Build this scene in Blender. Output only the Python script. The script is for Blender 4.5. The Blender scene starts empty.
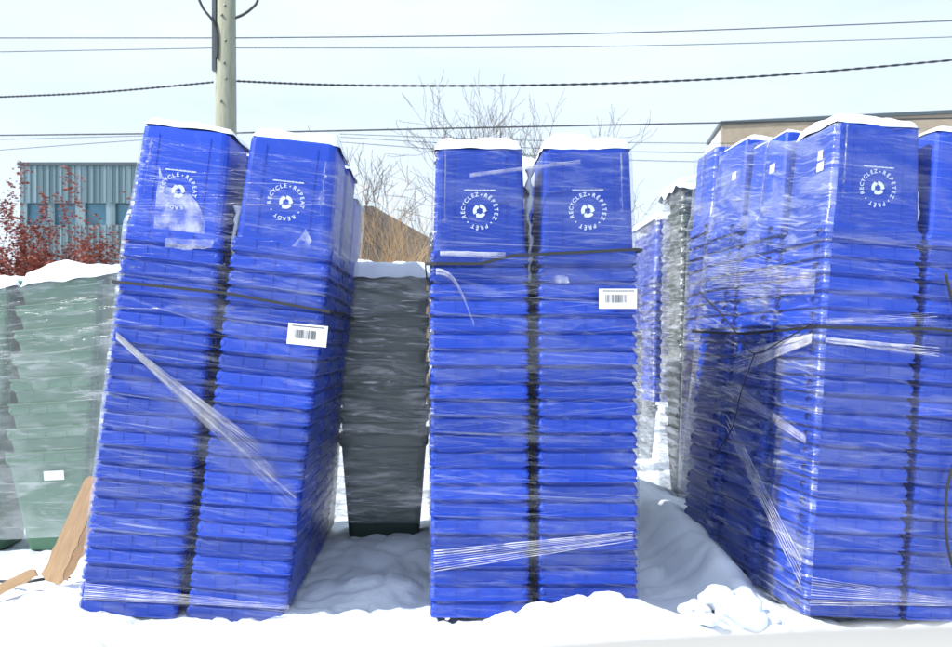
import bpy, bmesh, math, random
from mathutils import Vector, Matrix, noise
R = math.radians
random.seed(7)
sc = bpy.context.scene
col = sc.collection

# ------------------------------------------------------------------ camera, sky, sun, exposure
F = 756.0                      # focal length in photograph pixels
EYE = 1.58
cd = bpy.data.cameras.new('camera'); cam = bpy.data.objects.new('camera', cd); col.objects.link(cam)
cam.location = (0, 0, EYE); cam.rotation_euler = (R(90), 0, 0)
cd.sensor_width = 36; cd.lens = 36 * F / 952
cd.shift_x = 36 / 952; cd.shift_y = 21.5 / 952
cd.clip_start = 0.05; cd.clip_end = 2000
cd.dof.use_dof = True; cd.dof.focus_distance = 4.6; cd.dof.aperture_fstop = 3.2
sc.camera = cam

SUN_EL, SUN_AZ = 45.0, 17.0     # azimuth: how far the light comes from the camera's side of due left
world = bpy.data.worlds.new("World"); sc.world = world; world.use_nodes = True
wn = world.node_tree.nodes; wl = world.node_tree.links; wn.clear()
sky = wn.new('ShaderNodeTexSky'); sky.sky_type = 'NISHITA'; sky.sun_disc = False
sky.sun_elevation = R(SUN_EL); sky.sun_rotation = R(270 - SUN_AZ)
sky.air_density = 1.0; sky.dust_density = 1.2; sky.ozone_density = 1.5
tc = wn.new('ShaderNodeTexCoord'); mp = wn.new('ShaderNodeMapping'); mp.inputs['Scale'].default_value = (1.2, 1.2, 4.5)
cn = wn.new('ShaderNodeTexNoise'); cn.inputs['Scale'].default_value = 1.6; cn.inputs['Detail'].default_value = 6; cn.inputs['Roughness'].default_value = .55
cr = wn.new('ShaderNodeValToRGB'); cr.color_ramp.elements[0].position = .35; cr.color_ramp.elements[1].position = .72
cr.color_ramp.elements[0].color = (0.72, 0.72, 0.72, 1); cr.color_ramp.elements[1].color = (.95, .95, .95, 1)
mx = wn.new('ShaderNodeMixRGB'); mx.inputs[2].default_value = (7.5, 8.7, 9.9, 1)
bgn = wn.new('ShaderNodeBackground'); bgn.inputs['Strength'].default_value = 0.10
wo = wn.new('ShaderNodeOutputWorld')
wl.new(tc.outputs['Generated'], mp.inputs[0]); wl.new(mp.outputs[0], cn.inputs['Vector']); wl.new(cn.outputs['Fac'], cr.inputs[0])
wl.new(cr.outputs[0], mx.inputs[0]); wl.new(sky.outputs[0], mx.inputs[1]); wl.new(mx.outputs[0], bgn.inputs[0]); wl.new(bgn.outputs[0], wo.inputs[0])

sd = bpy.data.lights.new('sun', 'SUN'); sun = bpy.data.objects.new('sun', sd); col.objects.link(sun)
sd.energy = 5.0; sd.angle = R(0.5); sd.color = (1.0, .955, .88)
sdir = Vector((math.cos(R(SUN_EL)) * math.cos(R(SUN_AZ)), math.cos(R(SUN_EL)) * math.sin(R(SUN_AZ)), -math.sin(R(SUN_EL))))
sun.rotation_euler = sdir.to_track_quat('-Z', 'Y').to_euler(); sun.location = (-8, -2, 9)
vs = sc.view_settings; vs.view_transform = 'Standard'; vs.look = 'None'; vs.exposure = 0.48; vs.gamma = 1; vs.use_curve_mapping = False
sc.cycles.transparent_max_bounces = 24; sc.cycles.max_bounces = 8; sc.cycles.diffuse_bounces = 2; sc.cycles.glossy_bounces = 3
sc.cycles.use_denoising = True

def at(px, py, Y): return Vector(((px - 440) / F * Y, Y, EYE - (py - 345) / F * Y))

# ------------------------------------------------------------------ materials
def newmat(name):
    m = bpy.data.materials.new(name); m.use_nodes = True
    return m, m.node_tree.nodes, m.node_tree.links, m.node_tree.nodes['Principled BSDF']
def mat(name, c, rough=.5, var=.12, scale=8, bump=0.0, bscale=60, metal=0, sub=0, stretch=None, coord='Object'):
    m, n, l, b = newmat(name)
    b.inputs['Roughness'].default_value = rough; b.inputs['Metallic'].default_value = metal
    t = n.new('ShaderNodeTexCoord'); nz = n.new('ShaderNodeTexNoise'); nz.inputs['Scale'].default_value = scale; nz.inputs['Detail'].default_value = 5
    src = t.outputs[coord]
    if stretch:
        mpn = n.new('ShaderNodeMapping'); mpn.inputs['Scale'].default_value = stretch; l.new(src, mpn.inputs[0]); src = mpn.outputs[0]
    l.new(src, nz.inputs['Vector'])
    mixn = n.new('ShaderNodeMixRGB'); mixn.inputs[1].default_value = (*[v * (1 - var) for v in c], 1); mixn.inputs[2].default_value = (*[min(1, v * (1 + var)) for v in c], 1)
    l.new(nz.outputs['Fac'], mixn.inputs[0]); l.new(mixn.outputs[0], b.inputs['Base Color'])
    if bump:
        bz = n.new('ShaderNodeTexNoise'); bz.inputs['Scale'].default_value = bscale; bz.inputs['Detail'].default_value = 6
        l.new(src, bz.inputs['Vector']); bp = n.new('ShaderNodeBump'); bp.inputs['Strength'].default_value = bump; bp.inputs['Distance'].default_value = .01
        l.new(bz.outputs['Fac'], bp.inputs['Height']); l.new(bp.outputs[0], b.inputs['Normal'])
    return m
M_blue = mat('blue_plastic', (.008, .055, .50), .38, .10, 5, .12, 90)
def blue():
    m = mat('blue_plastic', (.0015, .044, .42), .36, .12, 4, .12, 90); n = m.node_tree.nodes; l = m.node_tree.links; b = n['Principled BSDF']
    src = b.inputs['Base Color'].links[0].from_socket
    oi = n.new('ShaderNodeObjectInfo'); hs = n.new('ShaderNodeHueSaturation'); mr = n.new('ShaderNodeMapRange'); mr.inputs[3].default_value = .74; mr.inputs[4].default_value = 1.16
    l.new(oi.outputs['Random'], mr.inputs[0]); l.new(mr.outputs[0], hs.inputs['Value']); l.new(src, hs.inputs['Color'])
    t = n.new('ShaderNodeTexCoord'); ad = n.new('ShaderNodeVectorMath'); cb = n.new('ShaderNodeCombineXYZ'); mu = n.new('ShaderNodeMath'); mu.operation = 'MULTIPLY'; mu.inputs[1].default_value = 50
    l.new(oi.outputs['Random'], mu.inputs[0]); l.new(mu.outputs[0], cb.inputs[0]); l.new(mu.outputs[0], cb.inputs[2]); l.new(t.outputs['Object'], ad.inputs[0]); l.new(cb.outputs[0], ad.inputs[1])
    z = n.new('ShaderNodeTexNoise'); z.inputs['Scale'].default_value = 9; z.inputs['Detail'].default_value = 9; z.inputs['Roughness'].default_value = .7; l.new(ad.outputs[0], z.inputs['Vector'])
    r = n.new('ShaderNodeMapRange'); r.inputs[1].default_value = .58; r.inputs[2].default_value = .80; r.inputs[3].default_value = 0; r.inputs[4].default_value = .22; l.new(z.outputs['Fac'], r.inputs[0])
    mxn = n.new('ShaderNodeMixRGB'); mxn.inputs[2].default_value = (.10, .20, .60, 1); l.new(r.outputs[0], mxn.inputs[0]); l.new(hs.outputs[0], mxn.inputs[1]); l.new(mxn.outputs[0], b.inputs['Base Color'])
    q = n.new('ShaderNodeMapRange'); q.inputs[3].default_value = .28; q.inputs[4].default_value = .6; l.new(z.outputs['Fac'], q.inputs[0]); l.new(q.outputs[0], b.inputs['Roughness'])
    return m
M_blue = blue()
M_green = mat('green_plastic', (.07, .17, .10), .4, .2, 5, .1, 90)
M_dark = mat('black_plastic', (.026, .050, .040), .4, .2, 5, .1, 90)
M_print = mat('white_print', (.62, .70, .84), .5, .03)
M_white = mat('sticker_paper', (.82, .83, .85), .55, .03)
M_ink = mat('ink', (.03, .03, .035), .6, .05)
M_strap = mat('strap_plastic', (.02, .022, .025), .45, .2)
M_cable = mat('cable_rubber', (.015, .015, .018), .5, .1)
M_wood = mat('split_wood', (.50, .32, .17), .8, .35, 6, .6, 30, stretch=(1, 14, 14))
M_pole = mat('weathered_pole', (.24, .25, .19), .85, .4, 5, .8, 14, stretch=(9, 9, .6))
M_bark = mat('grey_bark', (.10, .078, .068), .9, .3, 8)
M_rbark = mat('red_bark', (.17, .07, .05), .9, .3, 8)
M_straw = mat('dry_stem', (.42, .27, .13), .9, .3, 8)
M_leaf = mat('dry_red_leaf', (.20, .040, .022), .7, .6, 3)
M_trim = mat('metal_trim', (.06, .08, .09), .4, .1)
M_glass = mat('window_glass', (.07, .17, .23), .12, .3, 2)
M_brick = mat('beige_block', (.27, .225, .17), .85, .25, 3, .4, 9)
M_roof = mat('brown_shingle', (.075, .065, .058), .9, .45, 5, .6, 12)
M_ledge = mat('pale_grey_sill', (.34, .335, .325), .6, .08, 3)
def clad():
    m, n, l, b = newmat('teal_cladding'); b.inputs['Roughness'].default_value = .45; b.inputs['Metallic'].default_value = .0
    t = n.new('ShaderNodeTexCoord'); s = n.new('ShaderNodeMapping'); s.inputs['Scale'].default_value = (2.6, 2.6, .02); z = n.new('ShaderNodeTexNoise'); z.inputs['Scale'].default_value = 1.7; z.inputs['Detail'].default_value = 3
    r = n.new('ShaderNodeValToRGB'); r.color_ramp.interpolation = 'LINEAR'
    r.color_ramp.elements[0].position = .35; r.color_ramp.elements[0].color = (.085, .14, .16, 1); r.color_ramp.elements[1].position = .68; r.color_ramp.elements[1].color = (.19, .27, .30, 1)
    l.new(t.outputs['Object'], s.inputs[0]); l.new(s.outputs[0], z.inputs['Vector']); l.new(z.outputs['Fac'], r.inputs[0]); l.new(r.outputs[0], b.inputs['Base Color'])
    return m
M_clad = clad()
def snowmat():
    m, n, l, b = newmat('snow'); b.inputs['Base Color'].default_value = (.70, .755, .85, 1); b.inputs['Roughness'].default_value = .75
    b.inputs['Specular IOR Level'].default_value = .25
    t = n.new('ShaderNodeTexCoord'); z1 = n.new('ShaderNodeTexNoise'); z1.inputs['Scale'].default_value = 22; z1.inputs['Detail'].default_value = 9; z1.inputs['Roughness'].default_value = .62
    bp = n.new('ShaderNodeBump'); bp.inputs['Strength'].default_value = .55; bp.inputs['Distance'].default_value = .012
    l.new(t.outputs['Object'], z1.inputs['Vector']); l.new(z1.outputs['Fac'], bp.inputs['Height']); l.new(bp.outputs[0], b.inputs['Normal'])
    return m
M_snow = snowmat()

def film_mat(name, base=.05, patch=.22, streak=.55, tint=(.74, .82, .97)):
    """clear stretch film: transparent where taut, milky where it is doubled or wrinkled"""
    m = bpy.data.materials.new(name); m.use_nodes = True; n = m.node_tree.nodes; l = m.node_tree.links; n.clear()
    uv = n.new('ShaderNodeUVMap'); uv.uv_map = 'wrap'
    def nz(scale, rot, off, detail=3, dist=0.0, rough=.5):
        mpn = n.new('ShaderNodeMapping'); mpn.inputs['Scale'].default_value = scale; mpn.inputs['Rotation'].default_value = (0, 0, R(rot)); mpn.inputs['Location'].default_value = off
        # rotate first, stretch after
        m2 = n.new('ShaderNodeMapping'); m2.inputs['Rotation'].default_value = (0, 0, R(rot)); mpn.inputs['Rotation'].default_value = (0, 0, 0)
        z = n.new('ShaderNodeTexNoise'); z.inputs['Scale'].default_value = 1; z.inputs['Detail'].default_value = detail; z.inputs['Distortion'].default_value = dist; z.inputs['Roughness'].default_value = rough
        l.new(uv.outputs[0], m2.inputs[0]); l.new(m2.outputs[0], mpn.inputs[0]); l.new(mpn.outputs[0], z.inputs['Vector'])
        return z.outputs['Fac']
    def ramp(s, a, b_, lo=0, hi=1):
        r = n.new('ShaderNodeMapRange'); r.interpolation_type = 'SMOOTHSTEP'; r.inputs[1].default_value = a; r.inputs[2].default_value = b_; r.inputs[3].default_value = lo; r.inputs[4].default_value = hi
        l.new(s, r.inputs[0]); return r.outputs[0]
    def mth(op, a, b_):
        q = n.new('ShaderNodeMath'); q.operation = op
        for i, v in enumerate((a, b_)):
            if isinstance(v, (int, float)): q.inputs[i].default_value = v
            else: l.new(v, q.inputs[i])
        return q.outputs[0]
    s1 = ramp(nz((.9, 52, 1), 3, (0, 0, 0), 4, .5), .57, .78)
    s2 = ramp(nz((1.0, 190, 1), -6, (3, 7, 0), 3, .2), .58, .72)
    s3 = ramp(nz((.8, 120, 1), 11, (5, 2, 0), 3, .2), .60, .74)
    p1 = ramp(nz((1.3, 4.5, 1), 3, (1, 4, 0), 5, 1.0, .6), .47, .64)
    p2 = ramp(nz((2.6, 21, 1), 3, (8, 1, 0), 5, 1.5, .62), .50, .70)
    gate = ramp(nz((.9, 2.5, 1), 0, (9, 9, 0), 2), .38, .62, .25, 1)
    st = mth('MAXIMUM', mth('MAXIMUM', s1, mth('MULTIPLY', s2, .5)), mth('MULTIPLY', s3, .45))
    st = mth('MULTIPLY', mth('MULTIPLY', st, gate), streak)
    pa = mth('ADD', mth('MULTIPLY', p1, patch), mth('MULTIPLY', p2, patch * 1.7))
    fac = mth('MINIMUM', mth('ADD', mth('ADD', st, pa), base), .93)
    h = mth('ADD', mth('ADD', mth('MULTIPLY', s1, .5), mth('MULTIPLY', p2, .8)), mth('MULTIPLY', s2, .35))
    bp = n.new('ShaderNodeBump'); bp.inputs['Strength'].default_value = .45; bp.inputs['Distance'].default_value = .008; l.new(h, bp.inputs['Height'])
    tr = n.new('ShaderNodeBsdfTransparent')
    df = n.new('ShaderNodeBsdfDiffuse'); df.inputs[0].default_value = (*tint, 1); l.new(bp.outputs[0], df.inputs['Normal'])
    tl = n.new('ShaderNodeBsdfTranslucent'); tl.inputs[0].default_value = (*tint, 1)
    gl = n.new('ShaderNodeBsdfGlossy'); gl.inputs['Roughness'].default_value = .22; gl.inputs[0].default_value = (.9, .9, .95, 1); l.new(bp.outputs[0], gl.inputs['Normal'])
    m1 = n.new('ShaderNodeMixShader'); m1.inputs[0].default_value = .30; l.new(df.outputs[0], m1.inputs[1]); l.new(tl.outputs[0], m1.inputs[2])
    m2 = n.new('ShaderNodeMixShader'); m2.inputs[0].default_value = .35; l.new(m1.outputs[0], m2.inputs[1]); l.new(gl.outputs[0], m2.inputs[2])
    m3 = n.new('ShaderNodeMixShader'); l.new(fac, m3.inputs[0]); l.new(tr.outputs[0], m3.inputs[1]); l.new(m2.outputs[0], m3.inputs[2])
    g2 = n.new('ShaderNodeBsdfGlossy'); g2.inputs['Roughness'].default_value = .12; l.new(bp.outputs[0], g2.inputs['Normal'])
    fr = n.new('ShaderNodeFresnel'); fr.inputs[0].default_value = 1.22; l.new(bp.outputs[0], fr.inputs['Normal'])
    frc = mth('MINIMUM', fr.outputs[0], .22)
    m4 = n.new('ShaderNodeMixShader'); l.new(frc, m4.inputs[0]); l.new(m3.outputs[0], m4.inputs[1]); l.new(g2.outputs[0], m4.inputs[2])
    o = n.new('ShaderNodeOutputMaterial'); l.new(m4.outputs[0], o.inputs[0])
    return m
M_film = film_mat('stretch_film', .0, .07, .42)
M_film_side = film_mat('stretch_film_right', .005, .07, .36, (.66, .70, .92))  # darker lavender copy: shade of the right pallet's front put into the tint
M_film_lit = film_mat('stretch_film_sunny', .05, .24, .60)  # milkier copy: sunlit brightness of the left sides put into the film
M_film_milky = film_mat('stretch_film_milky', .12, .14, .16, (.86, .89, .90))
M_film_grey = film_mat('stretch_film_dense', .10, .28, .6, (.80, .84, .93))
M_film_thin = film_mat('stretch_film_thin', .03, .20, .55)
M_film_shade = film_mat('stretch_film_shade', .10, .26, .6, (.70, .78, .80))
def foldmat():
    m = bpy.data.materials.new('bunched_film'); m.use_nodes = True; n = m.node_tree.nodes; l = m.node_tree.links; n.clear()
    tr = n.new('ShaderNodeBsdfTransparent'); df = n.new('ShaderNodeBsdfDiffuse'); df.inputs[0].default_value = (.9, .9, .96, 1); gl = n.new('ShaderNodeBsdfGlossy'); gl.inputs['Roughness'].default_value = .25
    a = n.new('ShaderNodeMixShader'); a.inputs[0].default_value = .35; l.new(df.outputs[0], a.inputs[1]); l.new(gl.outputs[0], a.inputs[2])
    t = n.new('ShaderNodeTexCoord'); z = n.new('ShaderNodeTexNoise'); z.inputs['Scale'].default_value = 9; l.new(t.outputs['Object'], z.inputs['Vector'])
    r = n.new('ShaderNodeMapRange'); r.inputs[1].default_value = .3; r.inputs[2].default_value = .7; r.inputs[3].default_value = .15; r.inputs[4].default_value = .7; l.new(z.outputs['Fac'], r.inputs[0])
    b = n.new('ShaderNodeMixShader'); l.new(r.outputs[0], b.inputs[0]); l.new(tr.outputs[0], b.inputs[1]); l.new(a.outputs[0], b.inputs[2])
    o = n.new('ShaderNodeOutputMaterial'); l.new(b.outputs[0], o.inputs[0]); return m
M_fold = foldmat()

# ------------------------------------------------------------------ object helpers
def tag(o, label=None, cat=None, group=None, kind=None):
    if label: o['label'] = label
    if cat: o['category'] = cat
    if group: o['group'] = group
    if kind: o['kind'] = kind
    return o
def empty(name, M=Matrix(), label=None, cat=None, group=None):
    o = bpy.data.objects.new(name, None); o.empty_display_size = .1; col.objects.link(o); o.matrix_world = M
    return tag(o, label, cat, group)
def link(name, me, parent=None, m=None, smooth=False):
    if isinstance(me, bmesh.types.BMesh):
        b = me; me = bpy.data.meshes.new(name); b.normal_update(); b.to_mesh(me); b.free()
    if m is not None and not me.materials: me.materials.append(m)
    if smooth:
        for p in me.polygons: p.use_smooth = True
    o = bpy.data.objects.new(name, me); col.objects.link(o)
    if parent: o.parent = parent
    return o
def copy_tree(o, M, label):
    c = o.copy(); col.objects.link(c); c.matrix_world = M; c['label'] = label
    for ch in list(o.children):
        d = ch.copy(); col.objects.link(d); d.parent = c
        for g in list(ch.children):
            e = g.copy(); col.objects.link(e); e.parent = d
    return c
def box(bm, x0, x1, y0, y1, z0, z1, M=None):
    vs_ = [bm.verts.new(((M @ Vector(p)) if M else Vector(p))) for p in ((x0,y0,z0),(x1,y0,z0),(x1,y1,z0),(x0,y1,z0),(x0,y0,z1),(x1,y0,z1),(x1,y1,z1),(x0,y1,z1))]
    for f in ((0,3,2,1),(4,5,6,7),(0,1,5,4),(1,2,6,5),(2,3,7,6),(3,0,4,7)): bm.faces.new([vs_[i] for i in f])
def tube(bm, pts, radii, seg=6, cap=True):
    pts = [Vector(p) for p in pts]; rings = []
    for i, p in enumerate(pts):
        d = (pts[min(i+1, len(pts)-1)] - pts[max(i-1, 0)]).normalized()
        a = d.cross(Vector((0, 0, 1)) if abs(d.z) < .9 else Vector((1, 0, 0))).normalized(); b = d.cross(a)
        r = radii[i] if isinstance(radii, (list, tuple)) else radii
        rings.append([bm.verts.new(p + (a * math.cos(2*math.pi*k/seg) + b * math.sin(2*math.pi*k/seg)) * r) for k in range(seg)])
    for i in range(len(rings)-1):
        for k in range(seg): bm.faces.new((rings[i][k], rings[i][(k+1) % seg], rings[i+1][(k+1) % seg], rings[i+1][k]))
    if cap: bm.faces.new(rings[0][::-1]); bm.faces.new(rings[-1])
def rrect(hw, hd, r, n=4):
    out = []
    for cx, cy, a0 in ((hw-r, -hd+r, -90), (hw-r, hd-r, 0), (-hw+r, hd-r, 90), (-hw+r, -hd+r, 180)):
        for k in range(n): a = R(a0 + 90*k/(n-1)); out.append((cx + r*math.cos(a), cy + r*math.sin(a)))
    return out
def ordinal(k):
    w = ['', 'first','second','third','fourth','fifth','sixth','seventh','eighth','ninth','tenth','eleventh','twelfth','thirteenth','fourteenth','fifteenth','sixteenth','seventeenth','eighteenth','nineteenth','twentieth','twenty-first','twenty-second','twenty-third','twenty-fourth','twenty-fifth','twenty-sixth']
    return w[k]

# ------------------------------------------------------------------ ground (snow)
def bumpf(x, y, cx, cy, sx, sy, h):
    return h * math.exp(-((x-cx)/sx)**2 - ((y-cy)/sy)**2)
def ground_z(x, y):
    z = -.045
    n1 = noise.noise(Vector((x*.8, y*.8, 3.1))); n2 = noise.noise(Vector((x*2.6, y*2.6, 1.7))); n3 = noise.noise(Vector((x*8, y*8, 5.7)))
    near = math.exp(-max(0, y-9)/6)
    n4 = noise.noise(Vector((x*21, y*21, 2.2))); cr_ = abs(noise.noise(Vector((x*4.5, y*4.5, 8))))
    z += near * (.045*n1 + .026*n2 + .014*n3 + .006*n4 - .03*(1-min(1, cr_*5)))
    z += bumpf(x, y, .98, 4.36, .40, .15, .21) + bumpf(x, y, .50, 4.36, .28, .12, .12) + bumpf(x, y, .1, 4.25, .25, .14, .035)
    z += bumpf(x, y, -2.35, 4.75, .30, .40, .10) + bumpf(x, y, -2.9, 4.4, .7, .4, .05) + bumpf(x, y, -1.5, 4.22, .8, .14, -.03)
    z += bumpf(x, y, -.45, 5.0, .35, .22, .10) + bumpf(x, y, -.30, 5.6, .5, .28, .12) + bumpf(x, y, -.55, 4.55, .3, .14, .03)
    z += bumpf(x, y, 1.85, 5.9, .26, .8, .30) + bumpf(x, y, 1.86, 5.0, .16, .35, .16) + bumpf(x, y, 1.75, 7.5, .7, 1.2, .28)
    z += bumpf(x, y, 1.95, 4.42, .28, .14, .07) + bumpf(x, y, -3.2, 5.6, .6, .5, .04) + bumpf(x, y, -.4, 6.1, .7, .5, .12)
    return z
def axis(a, b, step, far0, far1, grow=1.35):
    v = [a + i*step for i in range(int((b-a)/step)+1)]
    s = step; p = v[-1]
    while p < far1: s *= grow; p += s; v.append(p)
    s = step; p = v[0]
    while p > far0: s *= grow; p -= s; v.insert(0, p)
    return v
bm = bmesh.new()
xs = axis(-4.6, 4.2, .03, -900, 900); ys = axis(3.4, 8.2, .03, -60, 1500)
gv = [[bm.verts.new((x, y, ground_z(x, y))) for x in xs] for y in ys]
for j in range(len(ys)-1):
    for i in range(len(xs)-1): bm.faces.new((gv[j][i], gv[j][i+1], gv[j+1][i+1], gv[j+1][i]))
tag(link('snow_ground', bm, m=M_snow, smooth=True), kind='structure', label='bright snow covered ground with soft mounds')

# ------------------------------------------------------------------ carts (upside-down, nested)
H, P = .70, .1005
LV = [(.000,.297,.273,.03),(.010,.299,.275,.03),(.0145,.2915,.2675,.035),(.074,.2895,.2655,.035),(.083,.281,.257,.04),(.090,.278,.254,.04),
      (.40,.270,.244,.04),(.66,.262,.234,.04),(.690,.260,.232,.04),(.70,.250,.222,.04)]
def hwz(z):      # body half width at height z above the rim of the top cart
    for a, b in zip(LV, LV[1:]):
        if a[0] <= z <= b[0]:
            t = (z-a[0])/(b[0]-a[0]); return a[1]+(b[1]-a[1])*t, a[2]+(b[2]-a[2])*t
    return LV[-1][1], LV[-1][2]
def zflip(z, flip): return H - z if flip else z
def hole_loop(n=14):
    out = []
    for k in range(n):
        a = 2*math.pi*k/n; c, d = math.cos(a), math.sin(a); out.append((-.16 + (.050*c if c < 0 else .034*c), .045 + .026*max(-.85, d)))
    return out
def cart_body(flip=False, full=True, sw=1.0, tp=0.0):
    bm = bmesh.new(); rings = []
    for z, hw, hd, r in LV:
        zz = H - z if flip else z
        tw = sw*(1-tp*max(0, z-.09)/H); rings.append([bm.verts.new((x*tw, y*tw, zz)) for x, y in rrect(hw, hd, r)])
    N = len(rings[0])
    for li, (a, b) in enumerate(zip(rings, rings[1:])):
        for k in range(N):
            if li == 2 and k in (3, 11): continue
            f = (a[k], a[(k+1) % N], b[(k+1) % N], b[k]); bm.faces.new(f if not flip else f[::-1])
    bm.faces.new(rings[-1] if not flip else rings[-1][::-1])
    for s, p, q in ((1, 3, 4), (-1, 11, 12)):          # side walls of the rim, each with its hand hole cut through
        lp = [rings[2][p], rings[2][q], rings[3][q], rings[3][p]]
        hole = [bm.verts.new((s*sw*(.2915-.034*(b_-.0145)), a_*sw, H-b_ if flip else b_)) for a_, b_ in hole_loop()]
        ed = []
        for L_ in (lp, hole):
            for i in range(len(L_)):
                e = bm.edges.get((L_[i], L_[(i+1) % len(L_)])) or bm.edges.new((L_[i], L_[(i+1) % len(L_)])); ed.append(e)
        bmesh.ops.triangle_fill(bm, use_beauty=True, use_dissolve=False, edges=ed, normal=(s, 0, 0))
    if flip:          # upright: an inner wall below the open rim
        inn = [bm.verts.new((x*.95*sw, y*.95*sw, H)) for x, y in rrect(.294, .264, .03)]; dn = [bm.verts.new((x*.85*sw, y*.85*sw, H-.3)) for x, y in rrect(.294, .264, .03)]
        for k in range(N):
            bm.faces.new((rings[0][k], rings[0][(k+1)%N], inn[(k+1)%N], inn[k])); bm.faces.new((inn[k], inn[(k+1)%N], dn[(k+1)%N], dn[k]))
        bm.faces.new(dn)
    for sx_ in (-1, 1):          # moulded corner beads on the rim
        for sy_ in (-1, 1):
            bmesh.ops.create_icosphere(bm, subdivisions=2, radius=1, matrix=Matrix.Translation((sx_*.268, sy_*.236, zflip(.045, flip))) @ Matrix.Diagonal((.030, .035, .033, 1)))
    def zf(z): return H - z if flip else z
    # moulded ribs: three short ones on each rim side, two long ones on the front and back of the body
    for s in (-1, 1):
        for x in (-.145, -.02, .125):
            box(bm, x-.0022, x+.0022, min(s*.262, s*.2695), max(s*.262, s*.2695), min(zf(.018), zf(.072)), max(zf(.018), zf(.072)))
        if full:
            for x in (-.155, .155):
                for za, zb in ((.12, .30), (.30, .48), (.48, .655)):
                    ha, hb = hwz(za)[1], hwz(zb)[1]
                    q = [(x-.003, s*(ha-.003), za), (x+.003, s*(ha-.003), za), (x+.003, s*(hb-.003), zb), (x-.003, s*(hb-.003), zb)]
                    q2 = [(a, b+s*.0065, c) for a, b, c in q]
                    v = [bm.verts.new((a, b, zf(c))) for a, b, c in q+q2]
                    for f in ((4,5,6,7),(0,1,5,4),(1,2,6,5),(2,3,7,6),(3,0,4,7)): bm.faces.new([v[i] for i in f])
    bmesh.ops.recalc_face_normals(bm, faces=bm.faces[:])
    return bm
def grip_bm(s, flip=False):
    """moulded lug with a D-shaped hand hole standing off the rim's side"""
    bm = bmesh.new(); xo, xi = s*.2955, s*.280
    outer = []; inner = []
    yc, zc = -.15, .050
    n = 14
    for k in range(n):
        a = 2*math.pi*k/n; c, d = math.cos(a), math.sin(a)
        outer.append((yc + .105*max(-1, min(1, c*1.3)) + .02*d, zc + .050*max(-1, min(1, d*1.3))))
        pass
    inner = hole_loop(n); outer = [(-.16+(a+.16)*1.22, .046+(b-.046)*1.22) for a, b in inner]
    if flip: outer = [(a, H-b) for a, b in outer]; inner = [(a, H-b) for a, b in inner]
    O = [bm.verts.new((xo, a, b)) for a, b in outer]; I = [bm.verts.new((xo, a, b)) for a, b in inner]
    O2 = [bm.verts.new((xi, a, b)) for a, b in outer]; I2 = [bm.verts.new((xi+s*.003, a, b)) for a, b in inner]
    for k in range(n):
        j = (k+1) % n
        bm.faces.new((O[k], O[j], I[j], I[k])); bm.faces.new((O2[k], O2[j], O[j], O[k])); bm.faces.new((I[k], I[j], I2[j], I2[k]))
    bmesh.ops.recalc_face_normals(bm, faces=bm.faces[:])
    return bm
def char_mesh(ch, size):
    cu = bpy.data.curves.new('t', 'FONT'); cu.body = ch; cu.size = size; cu.align_x = 'CENTER'; cu.resolution_u = 3; cu.offset = size*.012
    o = bpy.data.objects.new('t', cu); col.objects.link(o)
    bpy.context.view_layer.update()
    me = bpy.data.meshes.new_from_object(o.evaluated_get(bpy.context.evaluated_depsgraph_get()))
    vsx = [v.co.copy() for v in me.vertices]; fs = [list(p.vertices) for p in me.polygons]
    bpy.data.objects.remove(o); bpy.data.curves.remove(cu); bpy.data.meshes.remove(me)
    return vsx, fs
_chars = {}
def put_char(bm, ch, size, M):
    key = (ch, size)
    if key not in _chars: _chars[key] = char_mesh(ch, size)
    vsx, fs = _chars[key]; vv = [bm.verts.new(M @ v) for v in vsx]
    for f in fs:
        try: bm.faces.new([vv[i] for i in f])
        except ValueError: pass
ZL = .318        # height of the logo's centre on an upside-down cart
SL = math.atan((.249-.218+.0)/.31 * .75)   # slope of the front wall
def front_frame():
    y = -hwz(ZL)[1]-.0035
    t = math.atan((.254-.234)/(.66-.096))
    return Matrix.Translation((0, y, ZL)) @ Matrix.Rotation(R(90) - t, 4, 'X')
def logo_mesh(words, ring=True):
    bm = bmesh.new(); Mf = front_frame()
    r = .089
    for w, a0, a1 in (words if ring else []):
        for i, ch in enumerate(w):
            a = R(a0 + (a1-a0)*(i/max(1, len(w)-1)))
            M = Mf @ Matrix.Translation((r*math.cos(a), r*math.sin(a), 0)) @ Matrix.Rotation(a - R(90), 4, 'Z')
            if ch == '\u2022':
                c = [bm.verts.new(M @ Vector((.0045*math.cos(q*.7854), .009+.0045*math.sin(q*.7854), 0))) for q in range(8)]; bm.faces.new(c)
            else: put_char(bm, ch, .034, M)
    # three chasing arrows in the middle of the ring
    for k in range(0 if ring else 3):
        a0 = R(90 + 120*k); pts_o = []; pts_i = []
        for q in range(7):
            a = a0 - R(84)*q/6; pts_o.append((.040*math.cos(a), .040*math.sin(a))); pts_i.append((.019*math.cos(a), .019*math.sin(a)))
        a = a0 - R(84); b = a0 - R(112)
        poly = pts_o + [(.046*math.cos(a), .046*math.sin(a)), (.029*math.cos(b), .029*math.sin(b)), (.013*math.cos(a), .013*math.sin(a))] + pts_i[::-1]
        vv = [bm.verts.new(Mf @ Vector((x, y, 0))) for x, y in poly]; f = bm.faces.new(vv); bmesh.ops.triangulate(bm, faces=[f])
    return bm
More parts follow.
